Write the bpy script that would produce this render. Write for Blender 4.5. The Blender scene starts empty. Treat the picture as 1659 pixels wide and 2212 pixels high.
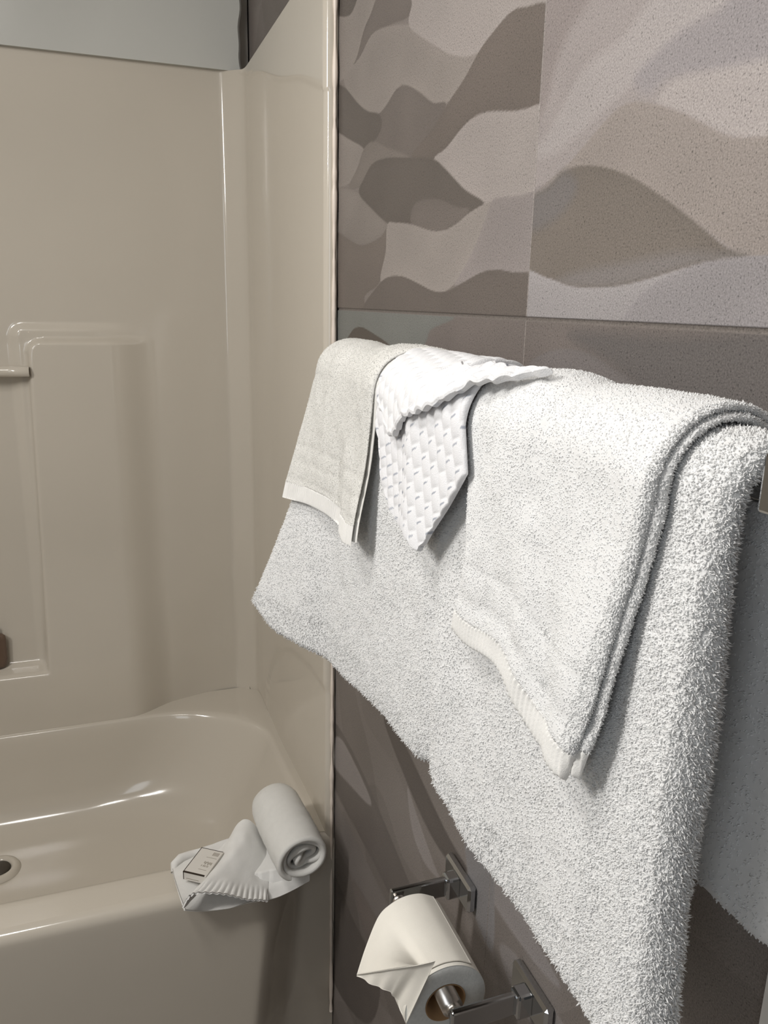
import bpy, bmesh, math, random
import numpy as np
from mathutils import Vector, Matrix
rng = np.random.default_rng(7)
random.seed(7)
SC = bpy.context.scene
COL = SC.collection

# ------------------------------------------------------------------ camera
W_, H_, FPX = 1659, 2212, 1720.0
CAM = np.array([-0.36, 0.0, 1.40])
def _ray(px, py): return np.array([(px-829.5)/FPX, -(py-1106.0)/FPX, -1.0])
_Y = _ray(205, 640); _Y /= np.linalg.norm(_Y)
_Z = -_ray(715, 8000); _Z = _Z/np.linalg.norm(_Z); _Z = _Z-_Z.dot(_Y)*_Y; _Z /= np.linalg.norm(_Z)
_X = np.cross(_Y, _Z)
ROT = np.array([_X, _Y, _Z])
def onx(px, py, x):      # measured point of the photograph on a plane x = const (metres)
    r = ROT @ _ray(px, py); return CAM + r*((x-CAM[0])/r[0])
def ony(px, py, y):
    r = ROT @ _ray(px, py); return CAM + r*((y-CAM[1])/r[1])
def onz(px, py, z):
    r = ROT @ _ray(px, py); return CAM + r*((z-CAM[2])/r[2])
cd = bpy.data.cameras.new('camera'); cam = bpy.data.objects.new('camera', cd); COL.objects.link(cam)
cam.matrix_world = Matrix.LocRotScale(Vector(CAM), Matrix([list(r) for r in ROT]).to_quaternion(), None)
cd.sensor_fit = 'VERTICAL'; cd.sensor_height = 24.0; cd.lens = 24.0*FPX/H_
cd.clip_start = 0.02
cd.dof.use_dof = False
SC.camera = cam

# ------------------------------------------------------------------ light and exposure
SC.view_settings.view_transform = 'Standard'; SC.view_settings.look = 'None'
SC.view_settings.gamma = 1.0; SC.view_settings.use_curve_mapping = False
SC.view_settings.exposure = 0.08
wd = bpy.data.worlds.new('world'); SC.world = wd; wd.use_nodes = True
wd.node_tree.nodes['Background'].inputs[0].default_value = (0.9, 0.88, 0.85, 1)
wd.node_tree.nodes['Background'].inputs[1].default_value = 0.15
def area(name, loc, target, size, power, color, size_y=None, shape='RECTANGLE'):
    l = bpy.data.lights.new(name, 'AREA'); l.shape = shape; l.size = size
    if size_y: l.size_y = size_y
    l.energy = power; l.color = color
    o = bpy.data.objects.new(name, l); COL.objects.link(o); o.location = loc
    o.rotation_euler = (Vector(target)-Vector(loc)).to_track_quat('-Z', 'Y').to_euler()
    return o
area('vanity_lamp_light', (-1.44, 0.50, 1.98), (-0.2, 0.50, 1.2), 0.10, 21.8, (1.0, 0.98, 0.95), size_y=0.60)
area('cool_near_fill', (-1.35, -.75, 1.55), (-.1, .45, 1.2), 0.5, 4.6, (.88, .94, 1.0), size_y=0.9)  # unseen cool fill added on the near side to lift towels and tile
area('ceiling_lamp_light', (-0.85, 0.55, 2.38), (-0.80, 0.60, 0), 0.34, 7.0, (1.0, 0.975, 0.945), shape='DISK')

# ------------------------------------------------------------------ helpers
def tag(o, label=None, cat=None, group=None, kind=None):
    if label: o['label'] = label
    if cat: o['category'] = cat
    if group: o['group'] = group
    if kind: o['kind'] = kind
    return o
def empty(name, loc, label, cat, group=None):
    o = bpy.data.objects.new(name, None); COL.objects.link(o); o.location = loc; o.empty_display_size = .02
    return tag(o, label, cat, group)
def mk(name, V, F, mat, parent=None, smooth=True, colors=None):
    """V (n,3); F a list of index arrays (m,k)"""
    V = np.asarray(V, dtype=np.float64)
    if parent is not None: V = V-np.array(parent.matrix_world.translation if parent.parent is None and False else parent_loc(parent))
    me = bpy.data.meshes.new(name)
    F = [np.asarray(f, dtype=np.int32) for f in F if len(f)]
    me.vertices.add(len(V)); me.vertices.foreach_set('co', V.astype(np.float32).ravel())
    nl = sum(f.size for f in F); npoly = sum(len(f) for f in F)
    me.loops.add(nl); me.polygons.add(npoly)
    me.loops.foreach_set('vertex_index', np.concatenate([f.ravel() for f in F]))
    tot = np.concatenate([np.full(len(f), f.shape[1], dtype=np.int32) for f in F])
    st = np.concatenate([[0], np.cumsum(tot)[:-1]]).astype(np.int32)
    me.polygons.foreach_set('loop_start', st)
    me.polygons.foreach_set('use_smooth', np.full(npoly, smooth, dtype=bool))
    me.update(calc_edges=True); me.validate()
    if colors is not None:
        a = me.color_attributes.new('Col', 'FLOAT_COLOR', 'POINT')
        c4 = np.ones((len(V), 4), dtype=np.float32); c4[:, :3] = colors; a.data.foreach_set('color', c4.ravel())
    if mat: me.materials.append(mat)
    o = bpy.data.objects.new(name, me); COL.objects.link(o)
    if parent is not None: o.parent = parent
    return o
def parent_loc(p):
    v = np.zeros(3)
    while p is not None: v += np.array(p.location); p = p.parent
    return v
def grid_faces(nu, nv, base=0, closed_u=False, closed_v=False, flip=False):
    iu = np.arange(nu if closed_u else nu-1); iv = np.arange(nv if closed_v else nv-1)
    a, b = np.meshgrid(iu, iv, indexing='ij'); a2 = (a+1) % nu; b2 = (b+1) % nv
    f = np.stack([a*nv+b, a2*nv+b, a2*nv+b2, a*nv+b2], -1).reshape(-1, 4)+base
    return f[:, ::-1] if flip else f
def bm_obj(name, bm, mat, parent=None, smooth=False, bevel=0, seg=2):
    if bevel: bmesh.ops.bevel(bm, geom=list(bm.edges), offset=bevel, segments=seg, affect='EDGES', profile=.5)
    bmesh.ops.recalc_face_normals(bm, faces=bm.faces)
    me = bpy.data.meshes.new(name)
    if parent is not None: bmesh.ops.translate(bm, verts=bm.verts, vec=-Vector(parent_loc(parent)))
    bm.to_mesh(me); bm.free(); me.materials.append(mat)
    if smooth:
        me.polygons.foreach_set('use_smooth', [True]*len(me.polygons))
        try: me.set_sharp_from_angle(angle=math.radians(40))
        except Exception: pass
    o = bpy.data.objects.new(name, me); COL.objects.link(o)
    if parent is not None: o.parent = parent
    return o
def add_box(bm, lo, hi, rot=None, c=None):
    lo = Vector(lo); hi = Vector(hi)
    vs = [bm.verts.new((x, y, z)) for x in (lo.x, hi.x) for y in (lo.y, hi.y) for z in (lo.z, hi.z)]
    for f in [(0,1,3,2),(4,6,7,5),(0,4,5,1),(2,3,7,6),(0,2,6,4),(1,5,7,3)]: bm.faces.new([vs[i] for i in f])
    return vs
def tube(P, r, n=16, cap=True):
    """round tube along points P -> V, F list"""
    P = np.asarray(P, float); T = np.gradient(P, axis=0); T /= np.linalg.norm(T, axis=1)[:, None]
    ref = np.array([0, 0, 1.0]) if abs(T[0][2]) < .9 else np.array([1.0, 0, 0])
    V = []
    r = np.broadcast_to(r, (len(P),))
    for p, t, rr in zip(P, T, r):
        a = np.cross(t, ref); a /= np.linalg.norm(a); b = np.cross(t, a)
        th = np.linspace(0, 2*np.pi, n, endpoint=False)
        V.append(p+rr*(np.cos(th)[:, None]*a+np.sin(th)[:, None]*b))
    V = np.concatenate(V); F = [grid_faces(len(P), n, closed_v=True)]
    if cap: F += [np.arange(n)[None, ::-1], (np.arange(n)+(len(P)-1)*n)[None]]
    return V, F
def sstep(a, b, x):
    t = np.clip((np.asarray(x, float)-a)/(b-a), 0, 1); return t*t*(3-2*t)
def vnoise(x, y, seed=0):
    """smooth value noise in [-1,1]"""
    x = np.asarray(x, float); y = np.asarray(y, float)
    xi = np.floor(x).astype(np.int64); yi = np.floor(y).astype(np.int64); fx = x-xi; fy = y-yi
    fx = fx*fx*(3-2*fx); fy = fy*fy*(3-2*fy)
    def h(a, b):
        n = (a*374761393+b*668265263+seed*974634777) & 0xffffffff
        n = ((n ^ (n >> 13))*1274126177) & 0xffffffff
        return ((n ^ (n >> 16)) & 0xffff)/32767.5-1
    return (h(xi, yi)*(1-fx)+h(xi+1, yi)*fx)*(1-fy)+(h(xi, yi+1)*(1-fx)+h(xi+1, yi+1)*fx)*fy
def lin(c):
    c = np.asarray(c, float)/255.0
    return np.where(c <= .04045, c/12.92, ((c+.055)/1.055)**2.4)

# ------------------------------------------------------------------ materials
def mat(name, base=(.8, .8, .8), rough=.5, metal=0, spec=.5, coat=0, sheen=0, noise=None, bump=None, attr=False, speck=None, sss=0, transl=0):
    m = bpy.data.materials.new(name); m.use_nodes = True; nt = m.node_tree; N = nt.nodes; L = nt.links
    b = N['Principled BSDF']
    b.inputs['Base Color'].default_value = (*base, 1); b.inputs['Roughness'].default_value = rough
    b.inputs['Metallic'].default_value = metal; b.inputs['Specular IOR Level'].default_value = spec
    b.inputs['Coat Weight'].default_value = coat; b.inputs['Coat Roughness'].default_value = .05
    b.inputs['Sheen Weight'].default_value = sheen
    if transl:      # thin cotton loops let some light through
        tr = N.new('ShaderNodeBsdfTranslucent'); tr.inputs['Color'].default_value = (*base, 1)
        ms = N.new('ShaderNodeMixShader'); ms.inputs[0].default_value = transl
        L.new(b.outputs[0], ms.inputs[1]); L.new(tr.outputs[0], ms.inputs[2]); L.new(ms.outputs[0], N['Material Output'].inputs['Surface'])
    if sss: b.inputs['Subsurface Weight'].default_value = sss; b.inputs['Subsurface Radius'].default_value = (.006, .006, .006); b.inputs['Subsurface Scale'].default_value = 1
    tc = N.new('ShaderNodeTexCoord')
    src = None
    if attr:
        a = N.new('ShaderNodeVertexColor'); a.layer_name = 'Col'; src = a.outputs['Color']
    if noise:       # (scale, amount, detail)
        n = N.new('ShaderNodeTexNoise'); n.inputs['Scale'].default_value = noise[0]; n.inputs['Detail'].default_value = noise[2]
        L.new(tc.outputs['Object'], n.inputs['Vector'])
        r = N.new('ShaderNodeMapRange'); r.inputs[1].default_value = .3; r.inputs[2].default_value = .7
        r.inputs[3].default_value = 1-noise[1]; r.inputs[4].default_value = 1+noise[1]
        L.new(n.outputs['Fac'], r.inputs[0])
        mx = N.new('ShaderNodeVectorMath'); mx.operation = 'SCALE'
        if src is None:
            rgb = N.new('ShaderNodeRGB'); rgb.outputs[0].default_value = (*base, 1); src = rgb.outputs[0]
        L.new(src, mx.inputs[0]); L.new(r.outputs[0], mx.inputs['Scale']); src = mx.outputs[0]
    if speck:       # (scale, threshold, factor) small grains
        n = N.new('ShaderNodeTexNoise'); n.inputs['Scale'].default_value = speck[0]; n.inputs['Detail'].default_value = 1
        L.new(tc.outputs['Object'], n.inputs['Vector'])
        r = N.new('ShaderNodeMapRange'); r.inputs[1].default_value = speck[1]; r.inputs[2].default_value = speck[1]+.05
        r.inputs[3].default_value = 1; r.inputs[4].default_value = speck[2]
        L.new(n.outputs['Fac'], r.inputs[0])
        mx = N.new('ShaderNodeVectorMath'); mx.operation = 'SCALE'
        L.new(src, mx.inputs[0]); L.new(r.outputs[0], mx.inputs['Scale']); src = mx.outputs[0]
    if src is not None: L.new(src, b.inputs['Base Color'])
    if bump:        # (scale, strength, distance, detail)
        n = N.new('ShaderNodeTexNoise'); n.inputs['Scale'].default_value = bump[0]; n.inputs['Detail'].default_value = bump[3]
        L.new(tc.outputs['Object'], n.inputs['Vector'])
        bp = N.new('ShaderNodeBump'); bp.inputs['Strength'].default_value = bump[1]; bp.inputs['Distance'].default_value = bump[2]
        L.new(n.outputs['Fac'], bp.inputs['Height']); L.new(bp.outputs[0], b.inputs['Normal'])
    return m
M_FIBER = mat('fiberglass_gelcoat', (.555, .508, .435), .13, spec=.5, coat=.25, noise=(3, .02, 3))
M_TILE = mat('printed_stone_tile', rough=.5, spec=.35, attr=True, noise=(800, .24, 2), speck=(560, .64, .55), bump=(700, .3, .0008, 2))
M_GROUT = mat('grout', (.30, .27, .24), .85, noise=(200, .15, 3))
M_WHITEWALL = mat('gloss_white_wall_panel', (.50, .50, .47), .2, spec=.4, noise=(2.2, .07, 2))
M_PAINT = mat('wall_paint', (.62, .58, .52), .7, noise=(6, .02, 3))
M_DUSK = mat('near_wall_darkened', (.16, .17, .185), .7, noise=(6, .03, 3))  # for the unseen near wall, darkened so chrome reflects dark and bounce drops
M_CEIL = mat('ceiling_paint', (.8, .78, .74), .8, noise=(20, .02, 3))
M_FLOOR = mat('floor_tile', (.30, .27, .24), .4, noise=(8, .12, 5))
M_TRIM = mat('white_trim_paint', (.78, .76, .72), .4, noise=(20, .01, 2))
M_CAULK = mat('caulk', (.74, .65, .57), .35, noise=(60, .03, 2))
M_TERRY = mat('terry_white', (.95, .95, .945), .9, spec=.1, noise=(90, .02, 3), transl=.30)
M_TERRY_W = mat('terry_warm_white', (.82, .81, .775), .9, spec=.1, noise=(90, .02, 3), transl=.22)
M_CLOTH = mat('cotton_flat_weave', (.76, .75, .725), .85, spec=.15, noise=(60, .02, 3), bump=(1400, .4, .0006, 2))
M_DCLOTH = mat('washcloth_cotton', (.85, .85, .86), .85, spec=.15, attr=True, bump=(1100, .5, .0008, 2))
M_PAPER = mat('tissue_paper', (.80, .77, .70), .9, spec=.1, noise=(40, .02, 3), bump=(1500, .3, .0004, 3))
M_PAPER_END = mat('tissue_roll_end', (.68, .69, .67), .95, spec=.05, noise=(300, .05, 3), bump=(600, .3, .0005, 3))
M_CARD = mat('cardboard_core', (.36, .22, .11), .85, noise=(60, .1, 3))
M_CHROME = mat('polished_chrome', (.52, .53, .54), .09, metal=1, noise=(12, .02, 2))
M_STEEL = mat('brushed_spindle', (.62, .58, .54), .28, metal=1, noise=(200, .05, 2))
M_DARK = mat('drain_dark', (.045, .035, .025), .5, noise=(80, .1, 2))
M_BOX = mat('box_card', (.66, .63, .58), .55, noise=(30, .01, 2))
M_INK = mat('black_ink', (.035, .022, .015), .5, noise=(50, .05, 2))
M_GREYINK = mat('grey_ink', (.30, .27, .22), .6, noise=(50, .1, 2))
M_BOTTLE = mat('brown_bottle_plastic', (.13, .085, .06), .3, noise=(20, .08, 2))
M_BLACK = mat('shadow_gap_grout', (.10, .09, .075), .9, noise=(80, .1, 2))

# ------------------------------------------------------------------ setting: patterned tile wall
SEAM_Z = 1.3885; JOINT_Y = .645
def Zp(pts, s=1.767, ox=720, oy=0):
    return np.array([onx(ox+p[0]/s, oy+p[1]/s, 0.0)[1:] for p in pts])
def smooth_poly(P, n=5):
    m = len(P); out = []
    for i in range(m):
        p0, p1, p2, p3 = P[i-1], P[i], P[(i+1) % m], P[(i+2) % m]
        for k in range(n):
            t = k/n
            out.append(.5*((2*p1)+(-p0+p2)*t+(2*p0-5*p1+4*p2-p3)*t*t+(-p0+3*p1-3*p2+p3)*t**3))
    return np.array(out)
def sdist(Y, Z, P):
    d = np.full(Y.shape, 1e9); ins = np.zeros(Y.shape, bool); n = len(P)
    for i in range(n):
        ax, ay = P[i]; bx, by = P[(i+1) % n]; ex, ey = bx-ax, by-ay
        wx, wy = Y-ax, Z-ay; l2 = ex*ex+ey*ey+1e-14
        t = np.clip((wx*ex+wy*ey)/l2, 0, 1); d = np.minimum(d, (wx-ex*t)**2+(wy-ey*t)**2)
        c = ((ay > Z) != (by > Z)); 
        with np.errstate(divide='ignore', invalid='ignore'):
            xi = (bx-ax)*(Z-ay)/(by-ay if by != ay else 1e-12)+ax
        ins ^= (c & (Y < xi))
    return np.where(ins, -1, 1)*np.sqrt(d)
ys = np.concatenate([np.arange(-1.2, .12, .06), np.arange(.12, .30, .006), np.arange(.30, .66, .0013), np.arange(.66, 1.0, .002), np.arange(1.0, 1.262, .0022), np.arange(1.27, 1.97, .012)])
zs = np.concatenate([np.arange(-.10, .60, .005), np.arange(.60, 1.34, .0030), np.arange(1.34, 1.86, .0016), np.arange(1.86, 2.41, .008)])
g = .0016
ys = np.unique(np.concatenate([ys, [JOINT_Y-g*.6, JOINT_Y-g*.3, JOINT_Y+g*.3, JOINT_Y+g*.6]]))
zs = np.unique(np.concatenate([zs, [SEAM_Z-g*1.4, SEAM_Z-g, SEAM_Z+g, SEAM_Z+g*1.4]]))
Yg, Zg = np.meshgrid(ys, zs, indexing='ij')
D, MD, M_, ML, Lt = (104, 96, 88), (118, 109, 101), (134, 125, 117), (147, 138, 129), (164, 155, 147)
# generic overlapping wavy bands
def bands(y, z, slope, per, seed, amp):
    f = (z-slope*y+amp*np.sin(9*y+seed)+amp*.6*np.sin(21*y+2.1*seed+6*z)+amp*.4*vnoise(y*12, z*9, seed))/per
    k = np.floor(f); fr = f-k
    tone = vnoise(k*3.7+.5, k*0+seed*1.3+.5, seed+3)
    return tone, fr
t1, f1 = bands(Yg, Zg, .55, .10, 3, .030)
t2, f2 = bands(Yg, Zg, -.35, .16, 8, .045)
t3, f3 = bands(Yg, Zg, 1.1, .21, 5, .05)
tone = .50+.26*t1+.16*np.where(t3 > 0, .9, -.9)*.6+.12*np.where((t2 > .1), 1, -1)*.7+.05*(f1-.5)
tone = np.clip(tone, 0, 1)
C0 = np.array(D, float)*.97; C1 = np.array((150, 141, 133), float)
Cg = C0+(C1-C0)*tone[..., None]
Cg = Cg*(1+.02*vnoise(Yg*5, Zg*5, 11)[..., None])
KL = .965      # scales the far upper tile slightly darker
def patch(pts, col, grad=0, s=1.767, ox=720, oy=0, sharp=.0012, clip=None):
    global Cg
    P = smooth_poly(Zp(pts, s, ox, oy))
    lo = P.min(0)-.01; hi = P.max(0)+.01
    i0, i1 = np.searchsorted(ys, [lo[0], hi[0]]); j0, j1 = np.searchsorted(zs, [lo[1], hi[1]])
    Y = Yg[i0:i1, j0:j1]; Z = Zg[i0:i1, j0:j1]
    if Y.size == 0: return
    sd = sdist(Y, Z, P)
    a = np.clip(.5-sd/sharp, 0, 1)
    if clip == 'L': a = a*(Y > JOINT_Y)*(Z > SEAM_Z)
    if clip == 'R': a = a*(Y < JOINT_Y)*(Z > SEAM_Z)
    if clip == 'B': a = a*(Z < SEAM_Z)
    c = np.array(col, float)
    zz = (Z-lo[1])/(hi[1]-lo[1]+1e-6)
    sh = 1+grad*(.5-zz)+.045*np.exp(np.minimum(sd, 0)/.006)*np.sign(c.mean()-130)*.7+.02*vnoise(Y*22, Z*30, 5)
    Cg[i0:i1, j0:j1] = Cg[i0:i1, j0:j1]*(1-a[..., None])+(c*sh[..., None])*a[..., None]
def patchL(p, c, g=0): patch(p, np.array(c)*KL, g, clip='L')
def patchR(p, c, g=0, sharp=.0012): patch(p, c, g, clip='R', sharp=sharp)
# left upper tile
patchL([(-60,-60),(840,-60),(840,1230),(-60,1210)], M_)
patchL([(-60,-60),(110,-60),(110,0),(60,60),(15,80),(-60,90)], D)
patchL([(110,-40),(190,-40),(130,80),(110,140),(85,230),(40,300),(-40,340),(-40,80),(60,60)], ML)
patchL([(190,-40),(330,-40),(290,60),(230,90),(160,130),(100,230),(40,300),(85,230),(115,120),(140,60)], MD)
patchL([(40,300),(100,220),(160,120),(290,95),(350,150),(430,200),(560,180),(520,270),(460,370),(420,398),(380,395),(330,352),(278,325),(240,342),(200,402),(170,434),(130,424),(80,380)], ML, .06)
patchL([(330,-60),(850,-60),(850,60),(805,45),(730,28),(680,45),(620,110),(570,185),(520,214),(480,214),(430,200),(350,150),(290,98),(300,20)], Lt, .04)
patchL([(15,320),(50,340),(90,390),(130,424),(172,434),(205,400),(240,342),(275,325),(330,352),(380,392),(430,395),(390,490),(330,570),(290,602),(200,605),(150,620),(120,560),(100,562),(60,530),(-40,480),(-40,300)], MD, -.05)
patchL([(15,320),(50,340),(90,390),(130,424),(172,434),(185,470),(170,520),(130,562),(100,562),(60,530),(-40,480),(-40,300)], D)
patchL([(560,190),(620,110),(680,45),(730,28),(840,40),(840,400),(780,402),(700,425),(600,425),(540,445),(490,490),(430,567),(385,607),(320,604),(300,590),(380,490),(440,390),(500,300)], (116,106,97), -.10)
patchL([(-40,500),(15,505),(60,533),(116,570),(92,640),(60,700),(15,716),(-40,716)], ML)
patchL([(116,570),(150,540),(200,560),(290,600),(200,605),(150,640),(100,715),(60,712),(92,640)], (130,121,112))
patchL([(385,605),(430,565),(490,490),(540,445),(600,425),(700,422),(780,400),(840,395),(840,745),(760,745),(700,750),(620,762),(575,772),(500,722),(430,645)], Lt, .03)
patchL([(-40,715),(15,715),(100,740),(150,800),(206,852),(180,905),(120,932),(80,925),(15,880),(-40,870)], (143,134,125), -.08)
patchL([(150,625),(205,603),(290,602),(380,607),(430,648),(500,722),(575,775),(520,812),(470,852),(420,878),(370,878),(300,856),(240,850),(206,852),(150,800),(98,738),(118,680)], D)
patchL([(300,800),(330,765),(400,760),(470,790),(520,800),(470,852),(420,878),(370,878),(300,856)], (120,111,103), .05)
patchL([(-40,870),(15,885),(80,927),(120,934),(180,905),(210,862),(200,960),(175,1080),(120,1130),(110,1215),(-40,1215)], (121,111,102), -.08)
patchL([(206,858),(240,850),(300,857),(370,880),(420,880),(470,855),(520,812),(605,768),(575,850),(545,930),(505,1010),(460,1085),(410,1117),(360,1107),(300,1070),(240,1055),(180,1072),(200,960)], (156,147,138), .05)
patchL([(605,768),(640,752),(700,750),(840,745),(840,1060),(745,1047),(690,1042),(620,1030),(560,1045),(500,1075),(462,1088),(505,1010),(545,930),(575,850)], (149,140,134), .06)
patchL([(110,1240),(118,1165),(155,1110),(200,1062),(258,1054),(320,1080),(380,1110),(430,1112),(500,1076),(560,1042),(620,1029),(690,1040),(840,1060),(840,1260)], (112,103,95), -.06)
# right upper tile
patchR([(700,-80),(1800,-80),(1800,1300),(700,1260)], (160,151,145), .03)
patchR([(760,-80),(1000,-80),(960,30),(900,130),(850,250),(815,400),(740,480),(740,-80)], (146,136,130), -.05, .012)
patchR([(740,560),(790,600),(880,560),(1010,440),(1160,300),(1340,130),(1470,40),(1600,-60),(1300,-80),(1100,150),(960,260),(880,400),(800,540)], (168,160,154), 0, .010)
patchR([(1150,290),(1320,125),(1480,30),(1560,-60),(1800,-60),(1800,250),(1450,275),(1280,300),(1200,360)], (152,145,142), .06, .008)
patchR([(1240,390),(1300,310),(1450,270),(1800,230),(1800,560),(1659,545),(1530,520),(1430,480),(1340,430)], (173,164,157), .03, .006)
patchR([(760,748),(880,640),(920,600),(1000,505),(1085,415),(1150,388),(1230,398),(1330,430),(1430,480),(1530,524),(1800,560),(1800,1010),(1659,995),(1560,975),(1400,860),(1280,770),(1150,690),(1040,650),(900,660)], (151,141,132), .03)
patchR([(700,760),(760,747),(820,712),(880,655),(960,632),(1050,642),(1150,682),(1280,768),(1400,862),(1500,945),(1590,982),(1500,988),(1380,1010),(1250,1050),(1120,1085),(1000,1098),(900,1090),(820,1062),(700,1040)], (122,113,103), .03)
patchR([(745,760),(820,712),(880,655),(930,700),(900,780),(830,850),(745,880)], (121,115,110), 0, .01)
patchR([(850,1070),(960,1030),(1120,1000),(1300,965),(1460,965),(1590,982),(1380,1012),(1250,1052),(1120,1086),(1000,1099),(900,1091)], (132,125,119), 0, .008)
patchR([(700,1040),(820,1062),(900,1092),(1000,1100),(1120,1087),(1250,1051),(1400,1008),(1520,987),(1800,1000),(1800,1320),(700,1300)], (160,154,150), -.03)
patchR([(1080,1300),(1110,1210),(1160,1140),(1230,1080),(1350,1025),(1480,992),(1800,1000),(1800,1330)], (150,144,141), .04)
# row below the seam
patch([(-60,1150),(1800,1250),(1800,1600),(-60,1500)], (119,110,103), 0, clip='B')
patch([(-60,1150),(420,1190),(370,1260),(330,1330),(200,1330),(-60,1300)], (124,124,117), 0, clip='B')
patch([(50,1330),(70,1265),(100,1248),(140,1265),(215,1330)], (92,84,75), 0, clip='B')
patch([(740,1400),(800,1350),(880,1332),(960,1345),(1060,1400),(1200,1520),(740,1500)], (124,117,112), 0, clip='B')
patch([(900,1270),(1300,1290),(1800,1290),(1800,1600),(1300,1560),(1050,1380)], (108,102,97), .05, clip='B', sharp=.01)
# grazing stripes low on the wall, between tub and the big towel (measured strokes)
def low(pts, col, sharp=.004): patch(pts, col, 0, s=1.0, ox=0, oy=0, sharp=sharp)
low([(715,1560),(760,1620),(840,1800),(900,1960),(860,1960),(790,1830),(715,1680)], (108,100,93))
low([(720,1600),(740,1600),(790,1700),(800,1740),(760,1700),(720,1650)], (146,138,132))
low([(830,1560),(860,1580),(960,1790),(1010,1880),(960,1850),(900,1740)], (98,90,83))
low([(880,1700),(900,1760),(935,1860),(950,1900),(915,1860),(890,1790)], (150,142,136), .003)
low([(940,1640),(980,1700),(1120,1960),(1210,2130),(1140,2060),(1040,1900)], (150,143,138))
low([(1000,1760),(1060,1880),(1068,1945),(1062,2055),(1020,1960),(1010,1880)], (138,134,131))
low([(715,1720),(760,1800),(860,2000),(880,2080),(800,1960),(715,1800)], (128,120,113))
low([(715,1890),(760,1980),(820,2120),(790,2212),(715,2100)], (100,92,85))
low([(760,1900),(800,1960),(860,2080),(840,2100),(790,2020)], (122,112,104))
low([(1080,2040),(1130,2080),(1230,2240),(1180,2260),(1100,2120)], (140,133,127))
low([(1440,1960),(1470,2080),(1540,2170),(1600,2190),(1560,2130),(1500,2050),(1470,1960)], (132,124,116), .005)
low([(1540,1890),(1600,1950),(1680,2030),(1680,1900)], (84,74,64))
TILE_K = .83*np.array([.985, 1.0, 1.055])     # reflectance scale of the printed stone
Ctile = lin(Cg)*TILE_K*1.0
inj = (np.abs(Yg-JOINT_Y) < g*.32); ins_ = (np.abs(Zg-SEAM_Z) < g*1.05)
Xg = np.zeros_like(Yg); Xg[inj] = .0006; Xg[ins_] = .0018
Ctile[inj] = lin((150, 140, 130))*TILE_K; Ctile[ins_] = lin((118, 110, 102))*TILE_K
Vt = np.stack([Xg, Yg, Zg], -1).reshape(-1, 3)
# tile wall: front sheet plus a thick backing so the wall is solid
o = mk('wall_right', Vt, [grid_faces(len(ys), len(zs), flip=True)], M_TILE, smooth=True, colors=Ctile.reshape(-1, 3)); tag(o, 'grey-brown stone-look tile wall with wavy printed shapes', kind='structure')
def slab(name, lo, hi, m, label=None):
    bm = bmesh.new(); add_box(bm, lo, hi); o = bm_obj(name, bm, m); return tag(o, label, kind='structure')
slab('wall_right_backing', (.004, -1.2, -.10), (.10, 2.07, 2.41), M_GROUT)
slab('floor', (-1.62, -1.3, -.18), (.10, 2.07, -.10), M_FLOOR)
slab('ceiling', (-1.62, -1.3, 2.40), (.10, 2.07, 2.48), M_CEIL)
slab('wall_left', (-1.62, -1.3, -.10), (-1.52, 2.07, 2.40), M_PAINT)
slab('wall_near', (-1.52, -1.3, -.10), (.0, -1.2, 2.40), M_DUSK)
slab('wall_far', (-1.52, 1.985, -.10), (.0, 2.07, 2.40), M_PAINT)
# glossy white wall facing above the tub surround, standing proud of the moulding, with a wavy right edge of sealant
n = 60; zz = np.linspace(1.884, 2.40, n)
edge = -.0235+.0022*np.sin(zz*38)+.0014*np.sin(zz*91+1)
V = []; 
for j in range(n):
    for (x, y) in ((-1.52, 1.985), (-1.52, 1.938), (edge[j]-.004, 1.938), (edge[j], 1.942), (edge[j]+.001, 1.985)): V.append((x, y, zz[j]))
o = mk('wall_far_facing', V, [grid_faces(n, 5, closed_v=True), np.arange(5)[None], (np.arange(5)[::-1]+(n-1)*5)[None]], M_WHITEWALL, smooth=False); tag(o, kind='structure')
slab('trim_1', (-.020, .17, -.10), (0, .279, 1.10), M_TRIM)

# ------------------------------------------------------------------ tub and surround
tub = empty('bathtub_surround', (-.75, 1.6, 0), 'one-piece beige fiberglass bathtub with moulded shower surround walls', 'bathtub')
def yfront(x, z):
    x = np.asarray(x, float); z = np.asarray(z, float)
    x0 = -.045-.12*(.42-np.clip(z, .0, .42))*.9
    w = .10+.03*sstep(.30, .42, z)
    return 1.245-.083*sstep(0, 1, (x0-x)/w)-.0*z
def ybase(x, z):      # back panel relief
    x = np.asarray(x, float); z = np.asarray(z, float)
    top = sstep(1.318, 1.296, z)
    left = sstep(-.515, -.500, x+.022*(1.31-z)*1.0)
    shelf = sstep(.552, .535, z)
    right = 1-sstep(-.34, -.235, x)
    # rounded top-left corner of the raised block
    cx, cz, r = -.478, 1.275, .030
    dx = np.minimum(x-cx, 0); dz = np.maximum(z-cz, 0)
    blk = np.where((x < cx) & (z > cz), sstep(r+.010, r-.008, np.sqrt(dx*dx+dz*dz)), top*left)
    h = .030*np.maximum(blk, shelf*sstep(1.318, 1.296, z)*(x < -.45)*1.0)*np.where(x > -.45, right, 1)
    # outer moulded step round the block and niche
    step = .010*sstep(1.345, 1.322, z)*(1-sstep(-.40, -.25, x))*sstep(-.548, -.522, x-.4*np.maximum(z-1.315, 0))
    h = np.maximum(h, step)
    # the wall eases out towards the tub ledge left of the corner seat
    nic = 1-.62*sstep(-.503, -.516, x+.022*(1.31-z))*sstep(.535, .552, z)*sstep(1.318, 1.296, z)
    h = h+nic*(.042*sstep(.85, .40, z)*sstep(-.12, -.36, x)+.028*sstep(1.6, .40, z)*sstep(-.02, -.30, x)*.4)
    return 1.95-h
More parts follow.
